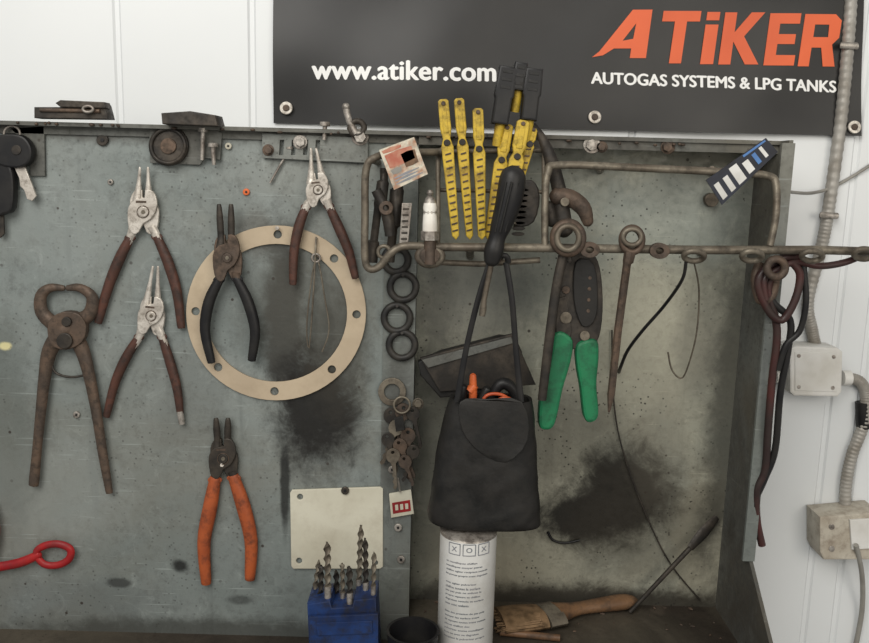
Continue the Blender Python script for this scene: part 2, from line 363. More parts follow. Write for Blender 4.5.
# ---------------------------------------------------------------- banner
def bw(x,z): return 0.0022*math.sin(x*17+z*5)+0.0012*math.sin(z*40+x*6)+.0012*math.sin(x*33-z*24+1)
BD=-0.052
o=Obj('advertising_banner')
vs=[];fs=[];NX,NY=70,30
tl,tr,br,bl=(273,-70),(866,-70),(862,136),(273,123)
for j in range(NY+1):
    for i in range(NX+1):
        u=i/NX;v=j/NY
        px=(tl[0]*(1-u)+tr[0]*u)*(1-v)+(bl[0]*(1-u)+br[0]*u)*v; py=(tl[1]*(1-u)+tr[1]*u)*(1-v)+(bl[1]*(1-u)+br[1]*u)*v
        w=W(px,py,BD); w.y-=bw(w.x,w.z); vs.append(w)
for j in range(NY):
    for i in range(NX): a=j*(NX+1)+i; fs.append([a,a+1,a+NX+2,a+NX+1])
o.add(vs,fs,M['vinyl'])
o.text('www.atiker.com',312.5,495.5,60,79,BD,M['white'],slope=.012,thick=.95,depthfn=bw,spacing=1.04)
o.text('AUTOGAS SYSTEMS & LPG TANKS',591.5,837.5,72,83.5,BD,M['white'],slope=.035,thick=.6,depthfn=bw)
def letter(poly,x0,x1,yt,yb,hole=None,sh=7):
    f=lambda q:[(x0+u*(x1-x0)+sh*v,yb+(yt-yb)*v+.02*(x0-590)) for u,v in q]
    o.plate(f(poly),BD+.0005,.0004,M['orange'],holes=[f(hole)] if hole else [],bev=.05,depthfn=bw)
yt,yb=10,62
letter([(0,.02),(.12,.14),(.62,1),(.98,1),(1,0),(.7,0),(.7,.2),(.38,.2),(.2,.06)],592,646,yt,yb-4,hole=[(.52,.36),(.71,.4),(.72,.72)])
letter([(0,1),(1,1),(1,.8),(.66,.8),(.66,0),(.34,0),(.34,.8),(0,.8)],656,694,yt,yb)
letter([(0,0),(0,.76),(1,.76),(1,0)],700,713,yt,yb); letter([(0,.84),(0,1),(1,1),(1,.84)],700,713,yt,yb)
letter([(0,0),(0,1),(.3,1),(.3,.62),(.66,1),(1,1),(.55,.54),(1,0),(.66,0),(.3,.44),(.3,0)],718,758,yt,yb)
letter([(0,0),(0,1),(1,1),(1,.8),(.36,.8),(.36,.6),(.92,.6),(.92,.41),(.36,.41),(.36,.2),(1,.2),(1,0)],763,794,yt,yb)
letter([(0,0),(0,1),(.82,1),(1,.88),(1,.55),(.84,.42),(1,0),(.68,0),(.56,.36),(.3,.36),(.3,0)],798,836,yt,yb,hole=[(.3,.56),(.3,.8),(.68,.8),(.7,.56)])
for (x,y) in ((286,108),(595,117),(855,127)):
    o.disc(x,y,6.5,BD,.0035,M['nickel'],hole=3); o.disc(x,y,3.2,BD,.005,M['rust'])
o.done()
# ---------------------------------------------------------------- pliers
def circlip(name,tips,piv,hl,hr,grip,head,needle,tipr=1.4,hw=15,hh=20,gr=5.2,d0=LP):
    o=Obj(name); px,py=piv; d=d0+.007
    mx=(tips[0][0]+tips[1][0])/2; my=(tips[0][1]+tips[1][1])/2
    ux,uy=mx-px,my-py; l=math.hypot(ux,uy); ux/=l; uy/=l; vx,vy=-uy,ux
    P=lambda a,b:(px+vx*a+ux*b,py+vy*a+uy*b)
    for sgn,t in ((-1,tips[0]),(1,tips[1])):
        a=P(sgn*5.2,hh); b=P(sgn*6,hh*.5); mid=((a[0]+t[0])/2,(a[1]+t[1])/2)
        o.tube([(t[0],t[1],d+.002,tipr*.7),(t[0]*.8+mid[0]*.2,t[1]*.8+mid[1]*.2,d+.002,tipr),(mid[0],mid[1],d+.001,tipr*1.35),(a[0],a[1],d,3.6),(b[0],b[1],d,5)],needle,flat=.8)
    A=[(-hw*.62,hh+1),(-hw*.1,hh+2),(-1,hh*.72),(hw*.55,hh*.62),(hw*.95,hh*.3),(hw*1.05,-hh*.1),(hw*.95,-hh*.8),(hw*.6,-hh*1.12),(hw*.25,-hh*1.0),(0,-hh*.6),(-hw*.5,-hh*.35),(-hw*.85,hh*.1),(-hw*.9,hh*.6)]
    o.plate([P(a,b) for a,b in A],d-.004,.005,head,bev=.8,smooth=2)
    o.plate([P(-a,b) for a,b in A],d+.0005,.004,head,bev=.8,smooth=2)
    o.disc(px,py,hw*.34,d+.0045,.0015,head,bev=.8); o.disc(px,py,hw*.14,d+.0056,.001,M['rod'],bev=.3)
    o.torus(px,py,hw*.40,.45,d+.0045,M['rust'])
    o.plate([P(-hw*.5,hh*.45),P(hw*.2,hh*.45),P(hw*.2,hh*.56),P(-hw*.5,hh*.56)],d+.0044,.0003,M['rust'],bev=.05)
    for sgn,h in ((-1,hl),(1,hr)):
        s0=P(sgn*hw*.6,-hh*.7)
        o.tube([(s0[0],s0[1],d,5),(h[0][0],h[0][1],d,4.2),(h[1][0],h[1][1],d,3.5)],head,flat=.6)
        k=len(h); prof=[.85,1.0,1.08,1.08,1,.92,.8]
        pts=[(x,y,d-.001,gr*prof[min(6,round(i*6/(k-1)))]) for i,(x,y) in enumerate(h)]
        o.rtube(pts,grip,flat=.8,seg=14)
        o.torus(h[0][0],h[0][1],gr*.85,1.3,d,grip,ry=2.5)
    return o
o=circlip('circlip_pliers',[(140,167),(148,167)],(143,212),[(130,238),(119,260),(108,288),(99,320)],[(157,237),(168,262),(177,292),(181,325)],M['grip'],M['nickel'],M['nickel']); o.done()
o=circlip('circlip_pliers',[(153,266),(158,266)],(151,316),[(139,337),(126,358),(115,383),(107,414)],[(162,337),(170,362),(177,388),(180,411)],M['grip'],M['nickel'],M['nickel'],hh=17,hw=13,gr=4.8)
o.tube([(180,411,LP+.006,3.6),(182,424,LP+.006,3.2)],M['steel'],sub=1); o.done()
o=circlip('circlip_pliers',[(311,148),(316,148)],(318,190),[(306,207),(299,226),(294,252),(293,282)],[(329,206),(339,228),(349,252),(355,276)],M['grip'],M['nickel'],M['nickel'],hh=15,hw=12,gr=4.8,d0=LP+.006); o.done()
o=circlip('circlip_pliers',[(219,204),(231,204)],(227,258),[(219,280),(209,302),(205,330),(211,360)],[(237,279),(248,302),(255,330),(252,358)],M['blackgrip'],M['rust'],M['dark'],tipr=2.6,hh=21,hw=14,gr=5.4,d0=LP+.008); o.done()
o=circlip('circlip_pliers',[(216,418),(228,418)],(223,459),[(215,480),(210,508),(204,542),(206,580)],[(234,478),(243,505),(251,540),(250,576)],M['orangegrip'],M['dark'],M['dark'],tipr=2.8,hh=18,hw=14,gr=7.2); o.done()
# pincers
o=Obj('carpenter_pincers'); d=LP+.008
o.rtube([(63,288,d,3),(50,288,d,4.5),(41,296,d,6),(42,312,d,7),(54,324,d,8),(68,332,d,9),(80,345,d,8),(88,370,d,6.5),(96,410,d,5.5),(103,455,d,5),(109,490,d,4)],M['rust'],flat=.7,seg=12)
o.rtube([(68,288,d+.001,3),(80,288,d+.001,4.5),(92,297,d+.001,6),(90,313,d+.001,7),(78,322,d+.001,8),(63,332,d+.003,9),(50,350,d,8),(45,375,d,6.5),(41,410,d,5.5),(37,450,d,5),(34,482,d,5.5)],M['rust'],flat=.7,seg=12)
o.plate([(48,322),(62,312),(78,314),(86,326),(82,342),(66,350),(50,344)],d-.002,.01,M['rust'],smooth=3,bev=1)
o.disc(64,341,8,d+.008,.003,M['dark'],bev=1); o.disc(66,322,5,d+.008,.003,M['dark'],bev=1)
o.tube([(51,358,d,1.3),(55,372,d,1.3),(70,377,d,1.3),(86,374,d,1.3),(90,362,d,1.3)],M['dark']); o.done()
# gasket
o=Obj('gasket_ring'); N=64
c=[(276+90*math.cos(2*math.pi*i/N),313+87.5*math.sin(2*math.pi*i/N)) for i in range(N)]
hs=[[(276+71*math.cos(2*math.pi*i/N),313+69*math.sin(2*math.pi*i/N)) for i in range(N)]]
for k in range(8):
    a=k*math.pi/4+.02; hx,hy=276+80.5*math.cos(a),313+78.5*math.sin(a)
    hs.append([(hx+4.2*math.cos(2*math.pi*i/16),hy+4.2*math.sin(2*math.pi*i/16)) for i in range(16)])
o.plate(c,LP+.001,.003,M['gasket'],holes=hs,bev=.4); o.done()
# wire hook
o=Obj('bent_wire_hook'); d=LP+.008
o.tube([(316,240,LP,1),(316,242,d,1),(313,300,d,.9),(309,348,d,.7),(307,320,d,.7),(316,258,d,.8),(325,300,d,.8),(329,330,d,.7),(322,352,d,.7)],M['rod'],seg=6)
o.torus(316,258,4,1.2,d,M['steel']); o.done()
# cream plate
o=Obj('blank_cover_plate')
o.plate([(292,490),(380,487),(383,489),(383,567),(380,569),(293,569),(291,566),(290,493)],LP+.001,.003,M['cream'],bev=.8,
 holes=[[(x+3*math.cos(a*math.pi/5),y+3*math.sin(a*math.pi/5)) for a in range(10)] for x,y in ((300,497),(375,563),(299,561))])
o.screw(345,491,4,LP+.004,M['dark']); o.done()
# ---------------------------------------------------------------- things on top edge (left)
o=Obj('spring_clamp'); d=LP
o.plate([(34,107),(60,107),(62,104),(104,104),(108,119),(34,118)],d+.004,.02,M['dark'],bev=.8)
o.plate([(55,103),(60,100),(104,102),(106,108),(60,107)],d+.012,.016,M['dark'],bev=.8)
o.torus(88,109,5,1.4,d+.03,M['steel'],ry=3); o.tube([(40,110,d+.025,2),(100,111,d+.025,2)],M['rust'],sub=1); o.done()
o=Obj('latch_disc')
o.plate([(149,126),(214,128),(222,133),(220,160),(205,158),(200,165),(150,163)],LP+.002,.004,M['rim'],bev=.6)
o.disc(168,146,20,LP+.005,.006,M['dark'],bev=1.5); o.torus(168,146,17,2,LP+.012,M['dark']); o.disc(168,146,8,LP+.01,.003,M['rust'])
o.plate([(161,113),(190,111),(215,115),(218,126),(162,124)],LP+.004,.03,M['dark'],bev=1); o.done()
o=Obj('hinge_bracket')
o.plate([(262,133),(352,137),(368,141),(368,163),(262,158)],LP+.003,.004,M['strip'],bev=.6,
 holes=[[(x,140),(x+4,140),(x+3,155),(x-1,155)] for x in (280,292,304,316)])
o.hexbolt(300,142,5,LP+.007,M['steel']); o.hexbolt(268,150,4,LP+.007,M['rust']); o.done()
for (x,y,x2,y2) in ((325,122,324,140),(213,143,214,165),(203,128,202,160)):
    o=Obj('machine_screw'); d=LP+.012
    o.tube([(x,y,d,5),(x,y+4,d,5),(x,y+4.2,d,2.3),(x2,y2,d,2)],M['steel'],sub=1)
    o.tube([(x2,y2-5,LP,1.6),(x2,y2-5,d,1.6)],M['steel'],sub=1); o.done()
o=Obj('eye_bolt'); d=LP+.014
o.ball(346,107,d,4,M['steel']); o.tube([(346,108,d,3.4),(349,120,d,3.2),(356,134,d,3.6)],M['steel'],sub=2)
o.torus(357,128,7,3,d,M['dark']); o.hexbolt(360,137,6,LP+.006,M['steel'],h=.01); o.done()
o=Obj('long_nail'); d=LP+.004
o.tube([(289,147,d,4),(289.4,149,d,4),(289,149.5,d,1.4),(270,183,d,1)],M['steel'],sub=1); o.done()
o=Obj('slotted_screw'); o.screw(102,140,6,LP+.001,M['dark']); o.done()
o=Obj('slotted_screw'); o.screw(228,146,3.5,LP+.001,M['cream']); o.done()
# keys at left
o=Obj('car_key_bunch'); d=LP+.01
o.plate([(-8,140),(4,134),(22,136),(31,148),(29,162),(16,168),(-6,162)],LP+.006,.012,M['blackgrip'],smooth=4,bev=2)
o.disc(16,150,5,LP+.017,.002,M['dark'])
o.plate([(14,167),(24,165),(30,180),(36,196),(32,201),(27,199),(24,190),(20,186),(19,178)],LP+.009,.003,M['nickel'],bev=.4)
o.plate([(-6,166),(8,164),(13,180),(12,208),(4,214),(-6,212)],LP+.004,.012,M['blackgrip'],smooth=3,bev=2)
o.plate([(-4,212),(3,212),(4,234),(0,238),(-4,234)],LP+.006,.003,M['dark'],bev=.4)
o.torus(12,134,8,1.2,d,M['steel']); o.plate([(10,128),(44,126),(45,176),(30,176),(30,150)],LP+.001,.003,M['rim'],bev=.4); o.done()
# scissors
o=Obj('red_handled_scissors'); d=LP+.009
o.tube([(36,553,d,3.6),(44,546,d,4),(58,544,d,4.2),(70,549,d,4.2),(69,559,d,4),(58,565,d,4),(44,564,d,4)],M['red'],closed=True,sub=5,flat=.8)
o.rtube([(38,555,d,4.5),(22,562,d,5.2),(4,566,d,5.2),(-24,570,d,6)],M['red'],flat=.8)
o.rtube([(-10,560,d,4),(-6,545,d,4.2),(-4,528,d,4.2),(-8,505,d,4)],M['red'],flat=.8)
o.plate([(-20,574),(-60,592),(-140,612),(-60,582),(-22,563)],d-.004,.003,M['steel'],bev=.3); o.disc(-22,570,5,d,.004,M['steel']); o.done()
# ---------------------------------------------------------------- strip objects
for (x,y,R) in ((403,287,13),(397,318,13),(402,345,13),(396,260,12)):
    o=Obj('rubber_o_ring'); o.torus(x,y,R,3.6,LP+.006,M['rubber'],flat=.9); o.tube([(x,y-R+1,LP,1.6),(x,y-R+1,LP+.012,1.6)],M['dark'],sub=1); o.done()
o=Obj('steel_washer'); o.disc(392,392,14,LP+.003,.003,M['rod'],hole=8); o.hexbolt(418,404,4,LP+.002,M['rod']); o.done()
o=Obj('old_key_bunch')
def key(cx,cy,a,l,w,mm,d):
    ca,sa=math.cos(a),math.sin(a); q=lambda u,v:(cx+u*ca-v*sa,cy+u*sa+v*ca)
    bow=[q(w*math.cos(t)*1.0,w*math.sin(t)*.95) for t in [math.radians(25+310*i/14) for i in range(15)]]
    b=w*.3
    blade=[q(l-3,-b),q(l,0),q(l-2,b),q(l*.85,b*.3),q(l*.76,b),q(l*.66,b*.2),q(l*.58,b),q(l*.48,b*.4),q(w+2,b)]
    # bow runs from +25deg to +335deg, then the blade closes it
    o.plate(bow+[q(w+1,-b)]+blade,d,.0026,mm,bev=.3,holes=[[q(-w*.45+w*.25*math.cos(i),w*.25*math.sin(i)) for i in range(6)]])
i=0
for (x,y,a,l,w) in ((391,416,1.45,40,8),(403,412,1.72,44,8.5),(413,414,1.35,36,7),(396,428,1.95,40,8),(408,436,1.55,44,8),(388,440,1.3,34,7),(400,446,1.15,36,7.5),(413,452,1.9,32,7),(393,456,1.5,34,7.5),(405,462,1.25,26,7)):
    key(x,y,a,l,w,M[('dark','rust','dark','rod','rust')[i%5]],LP+.003+.0018*i); i+=1
o.torus(402,405,8,1.2,LP+.012,M['rod']); o.plate([(394,418),(403,416),(405,430),(396,432)],LP+.022,.003,M['leather'],bev=.6); o.done()
o=Obj('number_tag'); o.tube([(398,478,LP+.012,1),(400,492,LP+.01,1)],M['steel'],sub=1)
o.plate([(389,494),(411,490),(414,514),(391,518)],LP+.003,.003,M['cream'],bev=.5); o.plate([(392,503),(410,500),(411,511),(393,514)],LP+.0055,.001,M['red'],bev=.2)
for k in range(3): o.plate([(395+k*5,505-k*.6),(398+k*5,504.6-k*.6),(398.4+k*5,510-k*.6),(395.4+k*5,510.5-k*.6)],LP+.0063,.0005,M['cream'],bev=.05)
o.done()
# ---------------------------------------------------------------- hanging rail / frame
RD=0.125
o=Obj('tool_hanging_rail')
o.tube([(440,152,.09,3.6),(400,153,.11,3.6),(376,157,RD,3.6),(366,170,RD,3.8),(365,215,RD,3.8),(365,258,RD,3.8),(370,269,RD,3.8),(380,266,RD,3.8),(392,252,RD,4),(406,246,RD,4),(440,247,RD,4.2)],M['rod'],sub=6)
o.tube([(438,247,RD,4.2),(560,248,RD,4.4),(700,250,RD,4.4),(820,250,RD,4.4),(885,252,RD,4.2)],M['rod'],sub=1,seg=14)
o.tube([(430,262,RD-.02,3),(480,264,RD-.02,3),(540,260,RD-.02,3)],M['rod'],sub=1)
o.tube([(446,150,.0,3.6),(446,149,.085,3.6),(440,152,.09,3.6)],M['rod'],sub=3)
o.tube([(545,246,RD,3.6),(545,200,RD-.005,3.6),(548,172,RD-.01,3.8),(560,165,.112,3.8),(640,168,.11,3.8),(740,173,.11,3.8),(768,176,.11,3.8),(776,184,.112,3.8),(776,215,RD-.005,3.6),(770,246,RD,3.6)],M['rod'],sub=6)
o.tube([(712,170,.108,4),(712,172,.0,4)],M['rod'],sub=1)
o.tube([(600,167,.108,4),(600,170,.0,4)],M['rod'],sub=1)
o.tube([(700,250,RD,4),(700,252,.0,4)],M['rod'],sub=1); o.tube([(470,248,RD,4),(470,256,.0,4)],M['rod'],sub=1)
o.tube([(372,160,RD,3.4),(378,162,LP-.002,3.4)],M['rod'],sub=1)
for x in (438,544):
    o.tube([(x,247,RD-.01,2.4),(x,200,RD-.02,2.4),(x,150,RD-.045,2.4)],M['rod'],sub=1)
o.tube([(438,152,RD-.045,2.6),(544,150,RD-.045,2.6)],M['rod'],sub=1); o.tube([(437,190,RD-.045,2),(545,192,RD-.045,2)],M['rod'],sub=1)
for x,y in ((694,252),(752,252),(812,252),(864,250)):
    o.torus(x,y+4,10,3,RD+.012,M['rod'],ry=5,tilt=-.006)
for x,y in ((430,256),(494,256),(590,250),(660,251)):
    o.disc(x,y,10,RD+.003,.006,M['rust'],hole=4,ry=8)
o.hexbolt(592,145,6,.063,M['steel']); o.hexbolt(668,147,5,.063,M['rust'])
o.disc(712,200,7,.003,.008,M['rod']); o.hexbolt(602,147,4,.063,M['rust'])
o.tube([(686,262,RD+.010,1.8),(682,280,RD,1.8),(664,306,.09,1.8),(643,330,.07,1.8),(628,350,.05,1.8),(621,366,.03,1.8),(619,372,.0,1.8)],M['blackgrip'],seg=8,sub=6)
o.tube([(694,262,RD+.004,.9),(699,290,.1,.9),(697,330,.08,.9),(690,360,.06,.9),(682,378,.05,.9),(672,370,.05,.9),(668,352,.05,.9)],M['rod'],seg=6,sub=6)
# large ring welded on the rail
o.torus(568,238,14,4.5,RD+.008,M['rust'],ry=15); o.torus(568,238,11,3,RD+.014,M['rod'],ry=12)
o.done()
# ---------------------------------------------------------------- yellow clips + black handles
k=0
for (xa,ya,xb,yb_,w) in ((443,99,456,240,6.2),(459,98,470,240,6),(478,108,482,240,6.2),(508,124,488,240,7),(524,120,503,238,7.5),(534,128,521,180,5)):
    o=Obj('yellow_cable_clamp'); d=RD-.024-.010*(k%2); k+=1
    L_=math.hypot(xb-xa,yb_-ya); ux,uy=(xb-xa)/L_,(yb_-ya)/L_; vx,vy=-uy,ux
    q=lambda a,b:(xa+ux*a+vx*b,ya+uy*a+vy*b)
    o.plate([q(0,-w*.5),q(2,-w*.85),q(L_*.22,-w*.9),q(L_*.28,-w*.6),q(L_*.34,-w),q(L_*.97,-w*.6),q(L_,0),q(L_*.97,w*.6),q(L_*.34,w),q(L_*.28,w*.6),q(L_*.22,w*.9),q(2,w*.85),q(0,w*.5)],d,.009,M['yellow'],bev=1.2)
    n=int(L_*.6/7)
    for i in range(n):
        a=L_*.38+i*7
        if a>L_*.94: break
        o.plate([q(a,-w*.5),q(a+1.6,-w*.5),q(a+2.8,w*.45),q(a+1.2,w*.45)],d+.0085,.0016,M['rust'],bev=.3)
    o.plate([q(L_*.06,-w*.35),q(L_*.24,-w*.4),q(L_*.24,w*.4),q(L_*.06,w*.35)],d+.008,.002,M['yellow'],bev=.6)
    c=q(L_*.31,0); o.disc(c[0],c[1],3.4,d+.008,.0025,M['dark'])
    c=q(L_*.03,0); o.disc(c[0],c[1],2.2,d+.008,.0025,M['rust'])
    o.done()
for (x0,y0,x1,y1,w) in ((509,66,500,124,10),(535,68,529,120,9.5),(522,62,518,90,7)):
    o=Obj('black_marker_cap'); d=RD-.028
    L_=math.hypot(x1-x0,y1-y0); ux,uy=(x1-x0)/L_,(y1-y0)/L_; vx,vy=-uy,ux
    q=lambda a,b:(x0+ux*a+vx*b,y0+uy*a+vy*b)
    o.plate([q(0,-w*.9),q(L_*.5,-w),q(L_*.55,-w*.85),q(L_,-w*.85),q(L_,w*.85),q(L_*.55,w*.85),q(L_*.5,w),q(0,w*.9)],d-.006,.02,M['blackgrip'],bev=2)
    for i in range(3): o.plate([q(4+i*8,-w*.5),q(7+i*8,-w*.5),q(7+i*8,w*.5),q(4+i*8,w*.5)],d+.0135,.001,M['leather'],bev=.3)
    o.tube([(*q(L_-2,0),d+.004,5),(*q(L_+22,0),d,4.5)],M['yellow'],sub=1); o.done()
# screwdriver
o=Obj('screwdriver'); d=RD+.022
o.rtube([(513,176,d,12.5),(511,190,d,13.5),(507,208,d,12.5),(501,226,d,10.5),(497,238,d,8.5),(494,250,d,10),(492,260,d,8)],M['blackgrip'],seg=10,flat=.9)
for s_ in (-1,0,1): o.tube([(512+s_*6,182,d+.013-.003*abs(s_),1.4),(500+s_*5,232,d+.010-.003*abs(s_),1.2)],M['leather'],sub=1,seg=6)
o.tube([(492,262,d,4),(491,266,d,2.8),(484,300,d,2.8),(483,310,d,3.6),(482,316,d,3)],M['rod'],sub=1); o.done()
# spark plug
o=Obj('spark_plug'); d=RD+.006
o.tube([(430,190,d,2),(430,193,d,3.5),(430,196,d,2),(430,198,d,4.5),(430,203,d,6),(430,214,d,6.6)],M['steel'],sub=1)
o.tube([(430,203,d,6.2),(430,208,d,7),(430,212,d,6.2),(430,216,d,7),(430,224,d,7.5),(430,232,d,7.5)],M['ceramic'],sub=1,seg=16)
o.tube([(430,231,d,9),(430,240,d,9)],M['steel'],sub=1,seg=6); o.tube([(430,240,d,6),(430,264,d,6)],M['rust'],sub=1); o.torus(430,256,11,4.5,RD,M['rod'],ry=8); o.done()
# picture card
o=Obj('picture_card')
o.plate([(379,150),(414,137),(428,174),(394,190)],RD+.004,.0012,M['paper'],bev=.1)
def tq(u,v): return (379*(1-u)*(1-v)+414*u*(1-v)+394*(1-u)*v+428*u*v,150*(1-u)*(1-v)+137*u*(1-v)+190*(1-u)*v+174*u*v)
for (u0,v0,u1,v1,mm) in ((.05,.05,.6,.12,'cardred'),(.08,.17,.85,.5,'cardred'),(.5,.28,.9,.62,'wood'),(.1,.55,.4,.66,'cablegrey'),(.1,.74,.85,.765,'ink'),(.1,.81,.8,.835,'ink'),(.1,.89,.9,.915,'ink')):
    pts=[tq(u0,v0),tq((u0+u1)/2,v0-.02),tq(u1,v0+.01),tq(u1-.02,v1),tq((u0+u1)/2,v1+.02),tq(u0+.02,v1)]
    o.plate(pts,RD+.0051,.0004,M[mm],bev=.02)
o.done()
# dark tools left of rail
o=Obj('socket_extension_set'); d=RD-.02
o.tube([(384,168,d,4),(384,180,d,4),(383,182,d,6),(380,205,d,6.5),(378,208,d,4),(374,240,d,4),(373,242,d,6.5),(371,262,d,6.5)],M['dark'],sub=1,seg=12)
o.tube([(399,172,d-.01,5),(398,188,d-.01,5),(397,190,d-.01,7),(394,225,d-.01,7),(393,228,d-.01,4.5),(390,262,d-.01,4.5)],M['dark'],sub=1,seg=12)
o.tube([(376,190,d+.012,5),(387,214,d+.012,6),(390,236,d+.012,5)],M['dark'],sub=3); o.disc(386,208,7,d+.014,.006,M['rust'],hole=3)
o.plate([(402,203),(412,203),(408,246),(399,244)],d,.008,M['steel'],bev=.8)
for i in range(6): o.plate([(403-i*.4,208+i*6),(409-i*.4,208+i*6),(409-i*.4,210+i*6),(403-i*.4,210+i*6)],d+.007,.0016,M['dark'],bev=.2)
o.torus(384,252,6,2,d+.008,M['rod']); o.done()
# wrench hanging behind
o=Obj('adjustable_wrench'); d=RD-.03
o.rtube([(534,126,d,3),(543,140,d,4.5),(551,160,d,6.5),(558,185,d,7),(561,205,d,8),(564,230,d,9)],M['dark'],flat=.7)
o.rtube([(556,196,d+.004,8),(570,198,d+.004,8.5),(583,208,d+.004,8),(588,222,d+.004,5.5)],M['rust'],flat=.7)
o.rtube([(548,206,d+.002,6),(552,222,d+.002,6)],M['dark'],flat=.7); o.disc(565,202,4.5,d+.009,.003,M['rod'])
o.plate([(514,186),(532,180),(540,196),(534,222),(516,226),(510,204)],d+.004,.012,M['dark'],smooth=3,bev=1.5)
o.tube([(522,184,d+.01,5),(518,230,d+.01,5)],M['dark'],sub=1)
for i in range(9): o.disc(523-i*.6,190+i*5.5,6.5,d+.014,.002,M['rod'] if i%3==0 else M['dark'],ry=2)
o.done()
# hook-handled bar
o=Obj('flat_pry_bar'); d=RD-.002
o.tube([(563,256,d,5),(556,290,d,5),(548,350,d-.002,5),(542,400,d-.004,4.5)],M['dark'],flat=.7); o.done()
o=Obj('eyelet_spike'); d=RD+.0105
o.torus(632,240,10,3.6,d,M['rust'],ry=12); o.torus(632,237,9,2.5,d+.005,M['rod'],ry=8)
o.tube([(630,252,d,6),(628,262,d,5.5),(627,264,d,4.2),(618,330,d-.004,4.2),(611,395,d-.008,4),(609,412,d-.008,1.2)],M['rust'],sub=1,seg=8); o.done()
# crimper
o=Obj('crimping_pliers'); d=RD-.03
o.plate([(562,268),(572,256),(592,254),(600,268),(603,300),(601,330),(594,346),(578,350),(560,344),(551,328),(553,296)],d,.008,M['dark'],smooth=3,bev=1.2)
o.plate([(576,262),(594,264),(598,300),(594,322),(582,326),(574,300)],d+.0075,.004,M['leather'],smooth=3,bev=1)
for i in range(4): o.disc(590-i*.6,278+i*11,1.8,d+.011,.001,M['rust'],n=12,bev=.2)
o.disc(566,318,6,d+.007,.004,M['rod']); o.disc(585,336,5,d+.007,.004,M['rod']); o.disc(566,290,4,d+.007,.003,M['rust'])
o.plate([(556,300),(566,296),(572,330),(568,346),(556,342)],d+.007,.003,M['dark'],bev=.8)
o.plate([(554,336),(562,332),(573,341),(571,362),(563,390),(557,418),(552,429),(543,430),(539,424),(540,402),(545,378),(551,352)],d-.003,.016,M['green'],smooth=4,bev=3.2)
o.plate([(577,346),(588,340),(598,342),(599,360),(597,385),(599,410),(597,420),(589,423),(584,416),(581,390),(577,366)],d-.003,.016,M['green'],smooth=4,bev=3.2)
o.tube([(570,262,d+.004,2),(568,256,RD-.01,2)],M['steel'],sub=1); o.done()
o=Obj('long_thin_wire'); o.tube([(612,330,.004,.8),(613,390,.004,.8),(620,440,.004,.8),(640,500,.004,.8),(668,560,.004,.8),(700,600,.004,.8)],M['dark'],seg=6,sub=6); o.done()
# ---------------------------------------------------------------- metal plate behind pouch, pouch
o=Obj('folded_dark_plate')
o.plate([(418,362),(440,352),(500,336),(516,338),(522,352),(524,378),(500,392),(470,396),(440,398),(420,375)],.045,.012,M['leather'],bev=1.5)
o.plate([(420,358),(512,334),(516,340),(536,385),(440,392)],.055,.006,M['dark'],bev=1); o.plate([(422,360),(511,337),(514,343),(428,368)],.0605,.003,M['rim'],bev=.6)
o.tube([(470,350,.055,4),(470,350,.0,4)],M['dark'],sub=1); o.done()
PD=.115
o=Obj('black_tool_pouch')
def row(xa,xb,y,hy,d=PD):
    a=W(xa,y,d); b=W(xb,y,d); c=(a+b)/2; return (c.x,c.y,c.z,(b.x-a.x)/2,hy)
keys=[row(444,528,522,.018),row(432,538,521,.025),row(429,538,512,.028),row(432,538,490,.027),row(437,536,455,.025),row(445,533,420,.022),row(451,530,398,.019)]
rr_=catmull(keys,8)
rows=[(Vector(r[:3]),r[3],r[4]) for r in rr_]
inn=[(Vector((r[0],r[1],r[2]-.001)),r[3]-.003,r[4]-.003) for r in rr_[::-1][0:26]]
o.loft(rows+inn,M['leather'],n=96,e=3.2,nz=.0024)
o.plate([(460,402),(485,399),(522,402),(528,440),(505,462),(480,452),(462,430)],PD+.0245,.002,M['leather'],smooth=3,bev=1,depthfn=lambda x,z:.0012*math.sin(x*150+z*60)+max(0,(W(460,405,PD).z-z))*.05)
o.tube([(490,262,RD+.012,3),(478,300,RD+.012,3),(466,350,PD+.02,3),(457,402,PD+.020,3.4)],M['blackgrip'],flat=.4,sub=4)
o.tube([(506,262,RD+.012,3),(512,300,RD+.012,3),(516,350,PD+.02,3),(521,402,PD+.020,3.4)],M['blackgrip'],flat=.4,sub=4)
o.tube([(488,263,RD+.012,3),(490,256,RD+.014,3),(506,256,RD+.014,3),(508,263,RD+.012,3)],M['blackgrip'],flat=.5,sub=3)
o.done()
o=Obj('test_lead_set')
o.rtube([(473,404,PD,4.2),(473,388,PD,4.2),(473,376,PD,3.4)],M['redwire'],sub=2); o.tube([(470,391,PD,5.5),(475,385,PD,4.4)],M['redwire'],sub=1)
o.tube([(480,408,PD+.006,1.8),(486,396,PD+.006,1.8),(498,394,PD+.006,1.8),(508,399,PD+.006,1.8),(512,412,PD+.006,1.8)],M['redwire']); o.tube([(490,412,PD+.010,1.8),(500,399,PD+.010,1.8),(512,400,PD+.010,1.8),(520,414,PD+.010,1.8)],M['redwire'])
o.rtube([(490,402,PD-.006,4),(500,384,PD-.006,6),(512,388,PD-.006,6),(518,404,PD-.006,4)],M['blackgrip'])
o.rtube([(460,408,PD,5),(463,388,PD,5)],M['blackgrip']); o.rtube([(480,404,PD-.008,5),(487,390,PD-.008,5)],M['leather'])
o.done()
